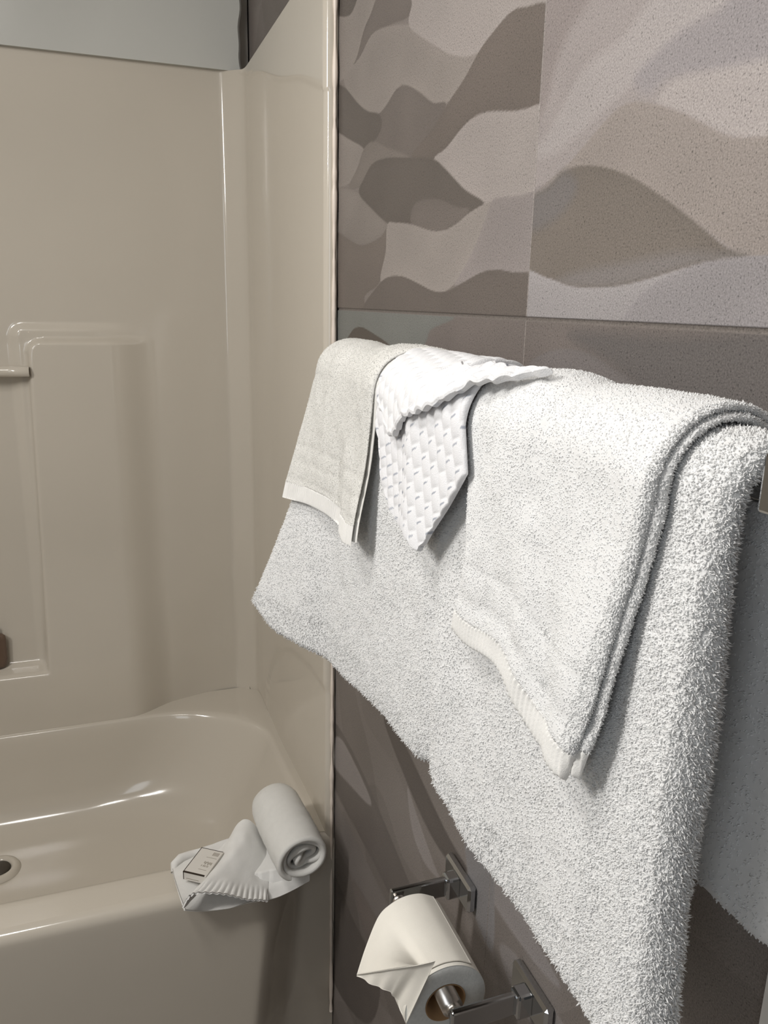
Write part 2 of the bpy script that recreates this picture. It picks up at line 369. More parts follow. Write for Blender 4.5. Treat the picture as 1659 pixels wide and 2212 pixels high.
# back panel
xs = np.concatenate([np.arange(-1.50, -.66, .02), np.arange(-.66, -.20, .0035), np.arange(-.20, -.045, .006)])
zb = np.concatenate([np.arange(.385, .60, .004), np.arange(.60, 1.26, .012), np.arange(1.26, 1.36, .003), np.arange(1.36, 1.884, .015), [1.884]])
# corner profile in plan: back face, small ridge, cove, end face with a soft jog
def corner_profile(z):
    yb = float(ybase(-.10, z))
    P = [(-.092, yb), (-.080, yb), (-.0745, yb-.0002), (-.071, yb-.0008), (-.068, yb-.0017), (-.065, yb-.0031), (-.062, yb-.0049), (-.056, yb-.0090), (-.048, yb-.0146), (-.040, yb-.0202),
         (-.033, yb-.0251), (-.029, yb-.0284), (-.026, yb-.0318), (-.0237, yb-.0360), (-.0220, yb-.0420), (-.0209, yb-.0500), (-.0203, yb-.0600), (-.0200, yb-.0720), (-.020, yb-.090)]
    return P
xs = xs[xs < -.093]
nz = len(zb); cols = []
XX, ZZ = np.meshgrid(xs, zb, indexing='ij'); Vb = np.stack([XX, ybase(XX, ZZ), ZZ], -1)
cor = np.array([[(*p, z) for z, p in [(z, q) for z in zb for q in [corner_profile(z)[k]]]] for k in range(19)])
Vback = np.concatenate([Vb, cor], 0)
half = 8
A = Vback[:len(xs)+10]
mk('back_panel', A.reshape(-1, 3), [grid_faces(A.shape[0], nz)], M_FIBER, tub)
# end panel with front flange and soft arch recess low down, a fine ledge line near the top
Bc = Vback[len(xs)+9:]
ye = np.concatenate([np.arange(1.815, 1.275, -.012), np.arange(1.272, 1.262, -.003)])
zE = np.concatenate([np.arange(.385, .80, .006), np.arange(.80, 1.66, .02), np.arange(1.66, 1.884, .0022), [1.884]])
def endx(y, z):
    y = np.asarray(y, float); z = np.asarray(z, float)
    arch = .40+.33*np.sqrt(np.clip(1-((y-1.24)/.56)**2, 0, 1))
    low_ = .0035*sstep(.010, -.010, z-arch)
    ln = 1.888-(1.955-y)/.70*.180+.004*np.sin(y*19)
    up = -.0016*sstep(-.0025, .0015, z-ln)
    return -.020+low_+up+.0
Ec = np.array([[(p[0]+(endx(p[1], z)+.020), p[1], z) for z in zE for p in [corner_profile(z)[k]]] for k in range(9, 19)])
YY, ZZ = np.meshgrid(ye, zE, indexing='ij'); Ve = np.stack([endx(YY, ZZ), YY, ZZ], -1)
fl = []
for k, a in enumerate(np.linspace(0, 90, 9)):      # rounded front flange turning to the tile wall
    a = math.radians(a)
    fl.append([(endx(1.25, z)+.012*(1-math.cos(a)), 1.260-.012*math.sin(a), z) for z in zE])
fl.append([(-.004, 1.2475, z) for z in zE]); fl.append([(-.001, 1.2485, z) for z in zE])
Eall = np.concatenate([Ec, Ve, np.array(fl)], 0)
mk('end_panel', Eall.reshape(-1, 3), [grid_faces(Eall.shape[0], len(zE))], M_FIBER, tub)
# caulk bead between flange and tile, uneven
n = 260; zc_ = np.linspace(.02, 1.884, n)
w = .0030+.0012*vnoise(zc_*22, zc_*0, 3)+.0009*vnoise(zc_*70, zc_*0+4, 5)
P = np.stack([np.full(n, -.0062), 1.2475-w*.4, zc_], -1)
V, F = tube(P, 1, 8); ctr = np.repeat(P, 8, 0); V = ctr+(V-ctr)*np.repeat(w, 8)[:, None]
tag(mk('caulk_bead', V, F, M_CAULK, tub), 'uneven white sealant bead along the tile edge')
# tub shell: rounded basin outline rings
def rrect(x0, x1, y0, y1, rb, rf, n=24):
    """counter-clockwise outline from the front left; rb back corner radius (x,y), rf front"""
    P = []
    def arc(cx, cy, rx, ry, a0, a1, m=n):
        for k in range(m): 
            a = math.radians(a0+(a1-a0)*k/(m-1)); P.append((cx+rx*math.cos(a), cy+ry*math.sin(a)))
    def line(a, b, m):
        for k in range(1, m-1): P.append((a[0]+(b[0]-a[0])*k/(m-1), a[1]+(b[1]-a[1])*k/(m-1)))
    arc(x0+rf[0], y0+rf[1], rf[0], rf[1], 180, 270); line((x0+rf[0], y0), (x1-rf[0], y0), 40)
    arc(x1-rf[0], y0+rf[1], rf[0], rf[1], 270, 360); line((x1, y0+rf[1]), (x1, y1-rb[1]), 12)
    arc(x1-rb[0], y1-rb[1], rb[0], rb[1], 0, 90); line((x1-rb[0], y1), (x0+rb[0], y1), 40)
    arc(x0+rb[0], y1-rb[1], rb[0], rb[1], 90, 180); line((x0, y1-rb[1]), (x0, y0+rf[1]), 12)
    return np.array(P)
def ztop(y): return .432-.032*sstep(1.30, 1.72, y)
top_ = rrect(-1.46, -.034, 1.240, 1.862, (.26, .20), (.08, .07))
N_ = len(top_)
cx, cy = -.75, 1.55
outer = []
for (x, y) in top_:
    # outer edge point for each outline point: push outwards to the rim border
    if y < 1.33 and not (x > -.05):
        outer.append((x, float(yfront(x, .42))+.020))
    elif y < 1.33:
        outer.append((-.012, max(y-.02, float(yfront(-.03, .42))+.012)))
    elif x > -.30 and y > 1.60:
        t = (math.degrees(math.atan2(y-1.662, x+.294)))/90
        outer.append((-.012, 1.945) if .35 < t < .65 else ((-.012, y+.03+(1.945-y-.03)*min(t/.35, 1)) if t <= .35 else (x+(.02)*0+(-.012-x)*(1-min(1, (t-.65)/.35))*1.0, 1.945)))
    elif y > 1.7: outer.append((x, 1.945))
    elif x > -.2: outer.append((-.012, y))
    else: outer.append((-1.51, y))
outer = np.array(outer)
rings = []
for t in (0, .25, .5, .75, .93):
    p = outer*(1-t)+(top_+(outer-top_)*.0)*t
    dxy = outer-top_; 
    q = top_+dxy*(1-t)
    rings.append(np.column_stack([q, ztop(q[:, 1])]))
c2 = np.array([cx, 1.55])
def inset(P, ex, eb, ef):   # shrink the outline by different amounts at the ends, back and front
    x0, x1 = -1.46+ex*1.0, -.034-ex; y0, y1 = 1.240+ef, 1.862-eb
    rb = (min(.26+ex*.2, .3), min(.20, .24)); rf = (.08, .07)
    return rrect(x0, x1, y0, y1, rb, rf)
for (d, ex, eb, ef) in [(.002, .003, .002, .003), (.006, .007, .004, .007), (.014, .011, .006, .011), (.03, .017, .009, .014), (.07, .035, .014, .02), (.12, .06, .020, .027), (.17, .085, .027, .034), (.205, .11, .036, .042), (.228, .14, .050, .056), (.240, .17, .070, .075), (.246, .21, .10, .10), (.249, .27, .13, .13)]:
    P = inset(top_, ex, eb, ef); rings.append(np.column_stack([P, ztop(P[:, 1])*1.0*(1-min(d/.25, 1))+(.432-.25+0*P[:, 1])*min(d/.25, 1) if True else None]))
    rings[-1][:, 2] = np.where(True, ztop(P[:, 1])-d*(ztop(P[:, 1])-.180)/.25, 0)
R = np.array(rings); nr = len(R)
fc = R[-1].mean(0); fc[2] = .178
R = np.concatenate([R]+[(R[-1]*(1-t)+fc*t)[None] for t in (.2, .4, .6, .8, .97)]); nr = len(R)
V = R.reshape(-1, 3); F = [grid_faces(nr, N_, closed_v=True)]
mk('tub_basin', V, F, M_FIBER, tub)
# apron with rounded top edge
xa = np.concatenate([np.arange(-1.515, -.24, .02), np.arange(-.24, 0.0, .005), [-.001]])
prof = []
for k, a in enumerate(np.linspace(0, 90, 9)): prof.append((.020*(1-math.sin(math.radians(a))), .432-.020*(1-math.cos(math.radians(a)))))
for z in np.concatenate([np.arange(.40, .05, -.014), [.03, 0, -.05, -.0995]]): prof.append((.004*sstep(.40, .1, z)+.006*sstep(.10, .04, z), z))
V = np.array([[(x, float(yfront(x, z))+dy, z) for dy, z in prof] for x in xa])
mk('apron', V.reshape(-1, 3), [grid_faces(len(xa), len(prof), flip=True)], M_FIBER, tub)
# grab bar across the niche
P = np.array([[x, 1.922, 1.262-.0] for x in np.linspace(-1.0, -.506, 12)])
V, F = tube(P, .0115, 20); 
pb = ony(0, 803, 1.915)
V[:, 2] += pb[2]-1.262; V[:, 1] += -.007
tag(mk('grab_bar', V, F, M_FIBER, tub), 'round moulded bar across the niche')
# drain: raised ring with dark strainer
dc = onz(-4, 1876, .186)
def lathe(prof, c, n=40, axis='z'):
    th = np.linspace(0, 2*np.pi, n, endpoint=False); V = []
    for r, z in prof: V.append(np.stack([c[0]+r*np.cos(th), c[1]+r*np.sin(th), np.full(n, c[2]+z)], -1))
    return np.concatenate(V), [grid_faces(len(prof), n, closed_v=True)]
V, F = lathe([(.046, -.006), (.042, .001), (.036, .0035), (.030, .003), (.026, -.001), (.025, -.006)], dc)
mk('drain_ring', V, F, M_FIBER, tub)
V, F = lathe([(.0245, -.004), (.024, .0008), (.018, .0022), (.006, .0030), (.0005, .0031)], dc)
tag(mk('drain_strainer', V, F, M_DARK, tub), 'dark round drain cover')

# bottle standing on the moulded shelf at the left edge
BX, BY, BZ = -.641, 1.9200, .5490
bt = empty('toiletry_bottle', (BX, BY, BZ), 'dark brown bottle on the moulded niche shelf, cut by the left edge', 'bottle')
def flat(V): V[:, 1] = BY+(V[:, 1]-BY)*.42; return V
V, F = lathe([(.001, 0), (.024, .0), (.029, .006), (.0315, .022), (.032, .070), (.031, .079), (.026, .083), (.012, .085), (.010, .088)], (BX, BY, BZ))
mk('bottle_body', flat(V), F, M_BOTTLE, bt)
V, F = lathe([(.011, .086), (.0125, .088), (.0125, .104), (.010, .107), (.001, .1075)], (BX, BY, BZ))
mk('cap', flat(V), F, M_BOTTLE, bt)

# ------------------------------------------------------------------ towel bar
XC, ZC, R0 = -.070, 1.314, .024
bar = empty('towel_bar', (0, .62, 1.321), 'chrome towel bar under the big white towels, its near arm showing at right', 'towel bar')
V, F = tube(np.array([[XC, y, 1.321] for y in np.linspace(.245, .90, 20)]), .009, 20); mk('rod', V, F, M_CHROME, bar)
for ya, zt_ in ((.2520, 1.3425), (.895, 1.332)):
    bm = bmesh.new(); add_box(bm, (-.099 if ya < .5 else -.079, ya-.008, 1.3165 if ya < .5 else 1.310), (-.008, ya+.006, zt_)); arm = bm_obj('bracket_arm', bm, M_CHROME, bar, bevel=.0015)
    bm = bmesh.new(); add_box(bm, (-.010, ya-.024, 1.290), (-.0003, ya+.024, 1.334)); bm_obj('wall_plate', bm, M_CHROME, bar, bevel=.003)

# ------------------------------------------------------------------ cloth machinery
def flare(y, d):
    y = np.asarray(y, float); d = np.asarray(d, float)
    v = np.clip(d/.33, 0, 1.2)**.85
    return v*(.016*np.clip((y-.62)/.28, 0, 2)**2+.050*sstep(.86, 1.04, y)+.004)
def S(y, s, off, extra=0):
    """point on a cloth hung over the bar: y along the bar, s the length from the top (front > 0), off the layer height"""
    y = np.asarray(y, float); s = np.asarray(s, float); off = np.broadcast_to(off, y.shape); extra = np.broadcast_to(extra, y.shape)
    r = R0+off; Lh = np.pi/2*r
    a = np.clip(s/r, -np.pi/2, np.pi/2)
    d = np.maximum(s-Lh, 0); db = np.maximum(-s-Lh, 0)
    x = XC-r*np.sin(a)-flare(y, d)-extra*(s > 0)
    x = x+np.minimum(db*.25, .016-.9*off)*(db > 0)
    z = ZC+r*np.cos(a)-d-db
    return np.stack([x, y, z], -1)
def edge_param(a, b, t, step):
    e = np.array([(1-math.cos(q)) for q in np.linspace(0, math.pi/2, 6)])*t
    mid = np.arange(a+t*1.3, b-t*1.3, step)
    return np.concatenate([a+e, mid, b-e[::-1]])
def normals(P):
    du = np.gradient(P, axis=0); dv = np.gradient(P, axis=1); n = np.cross(du, dv)
    return n/np.maximum(np.linalg.norm(n, axis=-1, keepdims=True), 1e-12)
def sheet(Pfun, ua, ub, va, vb, t, step=.004, disp=None, sign=1, open_v=False, vstep=None, tu=None):
    """closed cloth of thickness t with rounded borders. Pfun(U,V)->points"""
    te = t/2
    u = edge_param(ua, ub, te if tu is None else tu, step); v = edge_param(va, vb, te, vstep or step)
    U, Vv = np.meshgrid(u, v, indexing='ij')
    C = Pfun(U, Vv); n = normals(C)*sign
    e = te if tu is None else tu
    du = np.minimum(U-ua, ub-U); dv = np.minimum(Vv-va, vb-Vv)
    wu = np.sqrt(np.clip(1-(1-np.clip(du/e, 0, 1))**2, 0, 1)); wv = np.sqrt(np.clip(1-(1-np.clip(dv/te, 0, 1))**2, 0, 1))
    w = wu*wv
    h = te*w
    hf = h+(disp(U, Vv, C)*w if disp is not None else 0)
    A = C+n*hf[..., None]; B = C-n*h[..., None]
    nu, nv = U.shape; base = nu*nv
    Vt = np.concatenate([A.reshape(-1, 3), B.reshape(-1, 3)])
    fl = sign < 0
    F = [grid_faces(nu, nv, flip=fl), grid_faces(nu, nv, base=base, flip=not fl)]
    return Vt, F, A
def tufts(V, F, count, length, rad, mask=None, lean=(0, 0, -.35), curl=.6, seed=1, segs=3, jit=.55):
    """little curved yarn loops scattered over a surface"""
    r = np.random.default_rng(seed)
    q = np.concatenate([f for f in F if f.shape[1] == 4])
    T = np.concatenate([q[:, [0, 1, 2]], q[:, [0, 2, 3]]])
    a, b, c = V[T[:, 0]], V[T[:, 1]], V[T[:, 2]]
    cr = np.cross(b-a, c-a); ar = np.linalg.norm(cr, axis=1)
    if mask is not None: ar = ar*mask((a+b+c)/3)
    # smooth normals
    vn = np.zeros_like(V)
    for k in range(3): np.add.at(vn, T[:, k], cr)
    vn /= np.maximum(np.linalg.norm(vn, axis=1, keepdims=True), 1e-12)
    idx = r.choice(len(T), count, p=ar/ar.sum())
    r1 = np.sqrt(r.random(count))[:, None]; r2 = r.random(count)[:, None]
    w0, w1, w2 = 1-r1, r1*(1-r2), r1*r2
    t = T[idx]
    P = V[t[:, 0]]*w0+V[t[:, 1]]*w1+V[t[:, 2]]*w2
    n = vn[t[:, 0]]*w0+vn[t[:, 1]]*w1+vn[t[:, 2]]*w2; n /= np.maximum(np.linalg.norm(n, axis=1, keepdims=True), 1e-9)
    d = n+np.array(lean)+jit*r.normal(size=(count, 3)); d /= np.linalg.norm(d, axis=1, keepdims=True)
    dd = (d*n).sum(1); d = d+n*np.maximum(0, .25-dd)[:, None]; d /= np.linalg.norm(d, axis=1, keepdims=True)
    side = np.cross(d, r.normal(size=(count, 3))); side /= np.linalg.norm(side, axis=1, keepdims=True)
    up = np.cross(d, side)
    ln = length*(.65+.6*r.random(count))[:, None]
    rd = rad*(.8+.4*r.random(count))[:, None]
    cv = curl*(.3+r.random(count))[:, None]
    P = P-n*rad*1.2
    rows = []
    th = np.array([0, 2*np.pi/3, 4*np.pi/3])
    for k in range(segs):
        s = k/segs
        c_ = P+d*ln*(s-.25*cv*s*s)+side*ln*cv*.5*s*s
        rr = rd*(1.0 if k < segs-1 else .95)
        for a_ in th: rows.append(c_+rr*(math.cos(a_)*side+math.sin(a_)*up))
    tip = P+d*ln*(1-.25*cv)+side*ln*cv*.5
    rows.append(tip)
    m = segs*3+1
    VV = np.stack(rows, 1).reshape(-1, 3)
    base = (np.arange(count)*m)[:, None]
    quads = []
    for k in range(segs-1):
        for j in range(3): quads.append(base+np.array([k*3+j, k*3+(j+1) % 3, (k+1)*3+(j+1) % 3, (k+1)*3+j]))
    tris = []
    kb = (segs-1)*3
    for j in range(3): tris.append(base+np.array([kb+j, kb+(j+1) % 3, segs*3]))
    return VV, [np.concatenate(quads), np.concatenate(tris)]
def join(parts):
    Vs, Qs, Ts = [], [], []; off = 0
    for V, F in parts:
        for f in F:
            f = np.asarray(f); (Qs if f.shape[1] == 4 else Ts).append(f+off)
        Vs.append(V); off += len(V)
    out = []
    if Qs: out.append(np.concatenate(Qs))
    if Ts: out.append(np.concatenate(Ts))
    return np.concatenate(Vs), out

# ------------------------------------------------------------------ big bath towel
def gs(x, c, w): return np.exp(-((x-c)/w)**2)
LA = np.pi/2*R0
def A_fun(U, V):
    # U 0..1 near -> far, V: length
    sfront = LA+.333
    d = np.maximum(V-LA, 0)
    yn = .272-.004*sstep(0, .3, d)+.002*np.sin(V*30); yf = .948+.085*np.clip(d/.33, 0, 1)**1.2
    y = yn+(yf-yn)*U
    # bottom edge: corner rounding near, notch, sag of the far corner
    q = np.clip((V-LA)/.333, 0, 1)
    drop = .010*sstep(.70, .90, y)*q-.020*gs(y, .580, .018)*q-.008*gs(y, .555, .05)*q+.004*np.sin(y*17)*q-.030*sstep(.315, .262, y)*q**2*1.0-.020*sstep(.97, 1.03, y)*q
    s = np.where(V > LA, V+drop, V)
    return S(y, s, 0.0)
def A_disp(U, V, C):
    y = C[..., 1]; z = C[..., 2]; d = np.maximum(V-LA, 0)
    h = -.0075*gs(y, .590, .011)*sstep(.10, .20, d)+.007*gs(y, .560, .022)*sstep(.12, .25, d)+.0012*np.sin(C[..., 2]*2*np.pi/.011)*gs(y, .575, .012)*sstep(.16, .2, d)
    h = h-.0035*gs(y, .885, .018)*sstep(.08, .16, d)+.004*gs(y, .93, .03)*sstep(.1, .2, d)
    h = h+.0025*vnoise(y*14, z*7, 2)+.0010*vnoise(y*50, z*40, 4)
    h = h+.008*gs(y, .285, .035)*sstep(-.02, .1, d)          # thick rounded fold of the near edge
    h = h+.0035*np.sin((y-.3)*38+z*6)*sstep(.15, .33, d)*sstep(.7, .5, y)*.6
    return h
tA = .015
VA, FA, gA = sheet(A_fun, 0, 1, -(LA+.255), LA+.333, tA, step=.008, vstep=.005, disp=A_disp, sign=1, tu=.016)
fm = lambda c: ((c[:, 0] < -.045) | (c[:, 2] > 1.31))*1.0+.35*(c[:, 1] < .45)*((c[:, 0] > -.045) & (c[:, 2] < 1.31))
TA = tufts(VA, FA, 280000, .0026, .00056, mask=fm, lean=(0, -.05, -.30), curl=.9, seed=3, jit=.75)
TB = tufts(VA, FA, 16000, .0044, .00046, mask=lambda c: ((c[:, 1] < .280) & (c[:, 0] < -.06))*1.0+.25*((c[:, 2] < 1.02) & (c[:, 0] < -.06)), lean=(0, -.05, -.15), curl=1.0, seed=4, jit=.6)
TC = tufts(VA, FA, 45000, .0027, .00050, mask=lambda c: ((c[:, 1] < .345) & ((c[:, 0] < -.06) | (c[:, 2] > 1.31)))*1.0, lean=(0, -.05, -.25), curl=.9, seed=14, jit=.7)
V, F = join([(VA, FA), TA, TB, TC])
tag(mk('bath_towel', V, F, M_TERRY), 'large white shaggy bath towel hanging lowest over the bar, behind the other towels', 'towel')

# ------------------------------------------------------------------ folded hand towels (two cloth layers each)
def ribs(y, amp=.0013, per=.0044): return amp*np.sin(y*2*np.pi/per)
def make_towel(name, label, yn, yf, D, off1, off2, t, mbody, mhem, nt, ln, rd, extra, dispf, hem, back, seed, offy=None, bands=(), uu=.02, ef=None):
    root = empty(name, (XC, (yn(0)+yf(0))/2 if callable(yn) else 0, ZC), label, 'towel')
    body, hems = [], []
    for k, off in enumerate((off1, off2)):
        r = R0+off; Lh = np.pi/2*r; end = Lh+D-(.003 if k == 0 else 0)
        def Pf(U, V, off=off, Lh=Lh, k=k):
            d = np.maximum(V-Lh, 0)
            a = yn(V)-(.0025 if k == 0 else 0)*(1-sstep(-.03, .02, -V)*0); b = yf(V)
            y = a+(b-a)*U
            s = V+np.where(V > Lh, dispf[0](y, d), 0)
            o = off+(offy(y) if offy else 0)
            return S(y, s, o, extra(y, d))
        def dsp(U, V, C, Lh=Lh, end=end):
            d = np.maximum(V-Lh, 0); return dispf[1](C[..., 1], C[..., 2], d)+sum(-.0009*gs(V, end-b, .0035) for b in bands)
        def dsh(U, V, C, Lh=Lh):
            d = np.maximum(V-Lh, 0); return dispf[1](C[..., 1], C[..., 2], d)+ribs(C[..., 1])-.0004
        Vb, Fb, _ = sheet(Pf, 0, 1, -(Lh+back), end-hem, t, step=.0055, vstep=.0032, disp=dsp, tu=uu)
        body.append((Vb, Fb))
        if k == 1: body.append(tufts(Vb, Fb, nt, ln, rd, mask=lambda c: ((c[:, 0] < -.05) | (c[:, 2] > 1.325))*1.0, lean=(0, 0, -.4), curl=.8, seed=seed))
        if ef is not None: body.append(tufts(Vb, Fb, 7000, ln*1.35, rd*.9, mask=ef, lean=(0, -.1, -.2), curl=.9, seed=seed+20+k))
        Vh, Fh, _ = sheet(Pf, 0, 1, end-hem-.001, end, t*.9, step=.0030 if hem else .01, vstep=.003, disp=dsh, tu=uu)
        hems.append((Vh, Fh))
    V, F = join(body); mk('towel_body', V, F, mbody, root)
    V, F = join(hems); tag(mk('hem', V, F, mhem, root), 'ribbed flat-woven hem')
    return root
# near hand towel, wider, hanging over the middle of the bath towel
make_towel('hand_towel', 'wide white terry hand towel over the middle of the bar, right of the washcloth',
    lambda V: .309+np.interp(V-.066, [0, .05, .10, .166], [0, .008, .016, .036]), lambda V: .520+np.interp(V-.066, [-.05, 0, .09, .15], [0, 0, -.018, -.002]), .150, .0120, .0168, .0046, M_TERRY, M_CLOTH, 75000, .0016, .00048,
    lambda y, d: .008*np.clip(d/.16, 0, 1)**1.3*(.6+.4*sstep(.50, .40, y))+.006*gs(y, .33, .03)*sstep(.0, .1, d),
    (lambda y, d: .024*sstep(.45, .375, y)*np.clip(d/.15, 0, 1)+.006*gs(y, .49, .03)*np.clip(d/.15, 0, 1),
     lambda y, z, d: .0026*vnoise(y*22, z*10, 21)+.0008*vnoise(y*60, z*60, 22)+.0035*gs(y-.10*(z-1.25), .42, .014)*sstep(.02, .08, d)-.003*gs(y-.15*(z-1.2), .385, .014)*sstep(.03, .12, d)+.004*gs(y, .352, .02)*sstep(.02, .1, d)),
    .016, .13, 5, bands=(.028, .033, .056), ef=lambda c: ((c[:, 1] < .3145+.20*np.clip(1.314-c[:, 2], 0, .2)) & ((c[:, 0] < -.05) | (c[:, 2] > 1.325)))*1.0)
# far hand towel, narrow, at the tub end of the bar
make_towel('hand_towel', 'narrow folded white hand towel at the tub end of the bar, with ribbed hem',
    lambda V: .640+.085*sstep(-.075, .045, V)+.012*sstep(.05, .2, V), lambda V: .945+.030*np.clip(V/.2, 0, 1), .155, .0122, .0165, .0038, M_TERRY_W, M_CLOTH, 80000, .0014, .00032,
    lambda y, d: .006*np.clip(d/.16, 0, 1)+.010*gs(y, .75, .03)*sstep(.06, .16, d),
    (lambda y, d: .004*gs(y, .76, .02)*np.clip(d/.16, 0, 1)+.004*np.sin(y*20)*np.clip(d/.16, 0, 1),
     lambda y, z, d: .0018*vnoise(y*18, z*12, 31)+.0008*vnoise(y*60, z*50, 32)+.0045*gs(y-.10*(z-1.2), .79, .016)*sstep(.01, .09, d)-.0035*gs(y-.06*(z-1.2), .825, .014)*sstep(.02, .1, d)+.002*gs(y, .88, .02)),
    .020, .10, 9, offy=lambda y: .004*sstep(.80, .74, y), bands=(.026, .048, .068), uu=.03)

# ------------------------------------------------------------------ waffle washcloth with a hanging corner and a free flap
wc = empty('washcloth', (XC, .60, 1.36), 'white basket-weave washcloth draped over the bar, one pointed corner hanging down', 'washcloth')
def woff(y, s):
    sh = .085*(1-sstep(.015, .065, s)); return .0150+.0090*sstep(.66, .60, y+sh)
def weave(y, s):
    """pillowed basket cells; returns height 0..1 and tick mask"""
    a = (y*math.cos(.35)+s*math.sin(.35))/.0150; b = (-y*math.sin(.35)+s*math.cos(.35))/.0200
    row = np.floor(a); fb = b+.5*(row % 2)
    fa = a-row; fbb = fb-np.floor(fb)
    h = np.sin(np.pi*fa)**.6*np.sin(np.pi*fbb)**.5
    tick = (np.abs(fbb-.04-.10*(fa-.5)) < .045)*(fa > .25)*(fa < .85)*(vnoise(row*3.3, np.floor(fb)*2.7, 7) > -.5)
    return h, tick
zrow = np.array([.0, .034, .066, .09, .104, .108, .113])   # drop below the bar axis
yL = np.array([.735, .716, .704, .668, .612, .592, .580]); yR = np.array([.512, .503, .530, .553, .565, .571, .574])
def W_fun(U, V):
    Lw = np.pi/2*(R0+.022); d = np.maximum(V-Lw, 0)
    a = np.interp(d, zrow, yR); b = np.interp(d, zrow, yL); a = np.where(V < Lw, .512+.045*sstep(Lw-.045, Lw-.070, V), a); y = a+(b-a)*U
    return S(y, V, woff(y, V), .004*sstep(.03, .13, d))
def W_disp(U, V, C):
    h, t = weave(C[..., 1], V); return .0019*h+.003*gs(C[..., 1]-.2*(C[..., 2]-1.25), .60, .018)*sstep(.05, .1, V)
LW = np.pi/2*(R0+.022)
Vw, Fw, g_ = sheet(W_fun, 0, 1, -.020, LW+.113, .0035, step=.0042, vstep=.0011, disp=W_disp, tu=.012)
def arc_s(x, z):
    return np.where(z > ZC, np.arctan2(-(x-XC), z-ZC)*(R0+.022), LW+(ZC-z))
def wcol(V):
    r = np.hypot(V[:, 0]-XC, V[:, 2]-ZC)
    ang = np.arctan2(-(V[:, 0]-XC), V[:, 2]-ZC)
    s = np.where(V[:, 2] > ZC, ang*(R0+.022), LW+(ZC-V[:, 2]))
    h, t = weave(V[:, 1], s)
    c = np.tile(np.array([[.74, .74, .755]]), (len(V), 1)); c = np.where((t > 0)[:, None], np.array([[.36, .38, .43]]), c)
    return c
Vw_, Fw_ = Vw, Fw
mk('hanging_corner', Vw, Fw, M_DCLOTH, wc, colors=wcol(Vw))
# upper flap: its scalloped lower edge stands off the layer below
fy = np.array([.440, .460, .472, .491, .507, .520, .538, .561, .595, .632, .662, .676, .690, .712])
fd = np.array([-.060, -.050, -.041, -.034, -.029, -.021, -.0125, -.004, .005, .013, .020, .012, -.002, -.012])
Lf = np.pi/2*(R0+.030)
def Fl_fun(U, V):       # U along y, V 0 back .. 1 lower edge
    yst = .440+.12*sstep(1.0, .55, V); y = yst+(.712-yst)*U
    send = Lf+np.interp(y, fy, fd)+.0013*np.sin(y*2*np.pi/.017)
    s0 = -(Lf*.42); s = s0+(send-s0)*V
    q = sstep(.45, 1, V)
    o = woff(y, s)+.0036+.0050*q*sstep(.71, .66, y)*sstep(.44, .50, y)
    return S(y, s, o)
def Fl_disp(U, V, C):
    h, t = weave(C[..., 1], arc_s(C[..., 0], C[..., 2])); return .0022*h+.0012*gs(V, .975, .012)
Vf, Ff, g_ = sheet(Fl_fun, 0, 1, 0, 1, .0034, step=.0042, vstep=.009, disp=Fl_disp, tu=.012)
Cf = np.tile(np.array([[.74, .74, .75]]), (len(Vf), 1))
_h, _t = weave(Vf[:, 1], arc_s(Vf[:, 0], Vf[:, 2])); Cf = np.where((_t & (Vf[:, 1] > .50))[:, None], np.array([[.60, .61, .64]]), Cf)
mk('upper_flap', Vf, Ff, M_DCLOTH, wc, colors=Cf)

# ------------------------------------------------------------------ toilet paper holder and roll
RX, RZ = -.083, .752
tp = empty('toilet_paper_holder', (0, .62, .753), 'chrome two-post toilet paper holder on the tile wall below the towels', 'toilet paper holder')
for yc_ in (.704, .538):
    bm = bmesh.new(); add_box(bm, (-.011, yc_-.033, .7375), (-.0003, yc_+.033, .7705)); bm_obj('wall_plate', bm, M_CHROME, tp, bevel=.0028, seg=1)
    bm = bmesh.new(); add_box(bm, (-.092, yc_-.0035, .741), (-.010, yc_+.0035, .765)); bm_obj('bracket_arm', bm, M_CHROME, tp, bevel=.0022, seg=2)
    bm = bmesh.new(); add_box(bm, (-.026, yc_-.009, .7395), (-.009, yc_+.009, .7665)); bm_obj('post', bm, M_CHROME, tp, bevel=.003, seg=2)
V, F = tube(np.array([[RX, y, RZ] for y in (.542, .552, .5521, .690, .6901, .700)]), np.array([.0075, .0075, .0105, .0105, .0075, .0075]), 28); mk('spindle', V, F, M_STEEL, tp)
roll = empty('toilet_paper_roll', (RX, .615, .742), 'white toilet paper roll on the chrome holder, end sheet folded to a point', 'toilet paper')
rc = np.array([RX, RZ-.0095]); RO, RI, y0, y1 = .0425, .0205, .568, .668
def ring(prof, n=72):
    th = np.linspace(0, 2*np.pi, n, endpoint=False); V = []
    for r, y in prof: V.append(np.stack([rc[0]+r*np.cos(th), np.full(n, y), rc[1]+r*np.sin(th)], -1))
    return np.concatenate(V), [grid_faces(len(prof), n, closed_v=True)]
V, F = ring([(RO, y0), (RO+.0002, y0+.02), (RO+.0002, y1-.02), (RO, y1)]); mk('paper_winding', V, F, M_PAPER, roll)
V, F = ring([(RI+.0006, y0+.0004), (RI+.006, y0), (RI+.014, y0-.0003), (RO-.001, y0), (RO, y0+.0006)]); V2, F2 = ring([(RO, y1-.0006), (RO-.001, y1), (RI+.01, y1), (RI+.0006, y1)])
tag(mk('roll_end', V, F, M_PAPER_END, roll), 'flat cut end of the paper winding'); mk('roll_end', V2, F2, M_PAPER_END, roll)
V, F = ring([(RI+.0007, y0), (RI-.0006, y0), (RI-.0006, y1), (RI+.0007, y1)]); tag(mk('cardboard_core', V, F, M_CARD, roll), 'brown cardboard core')
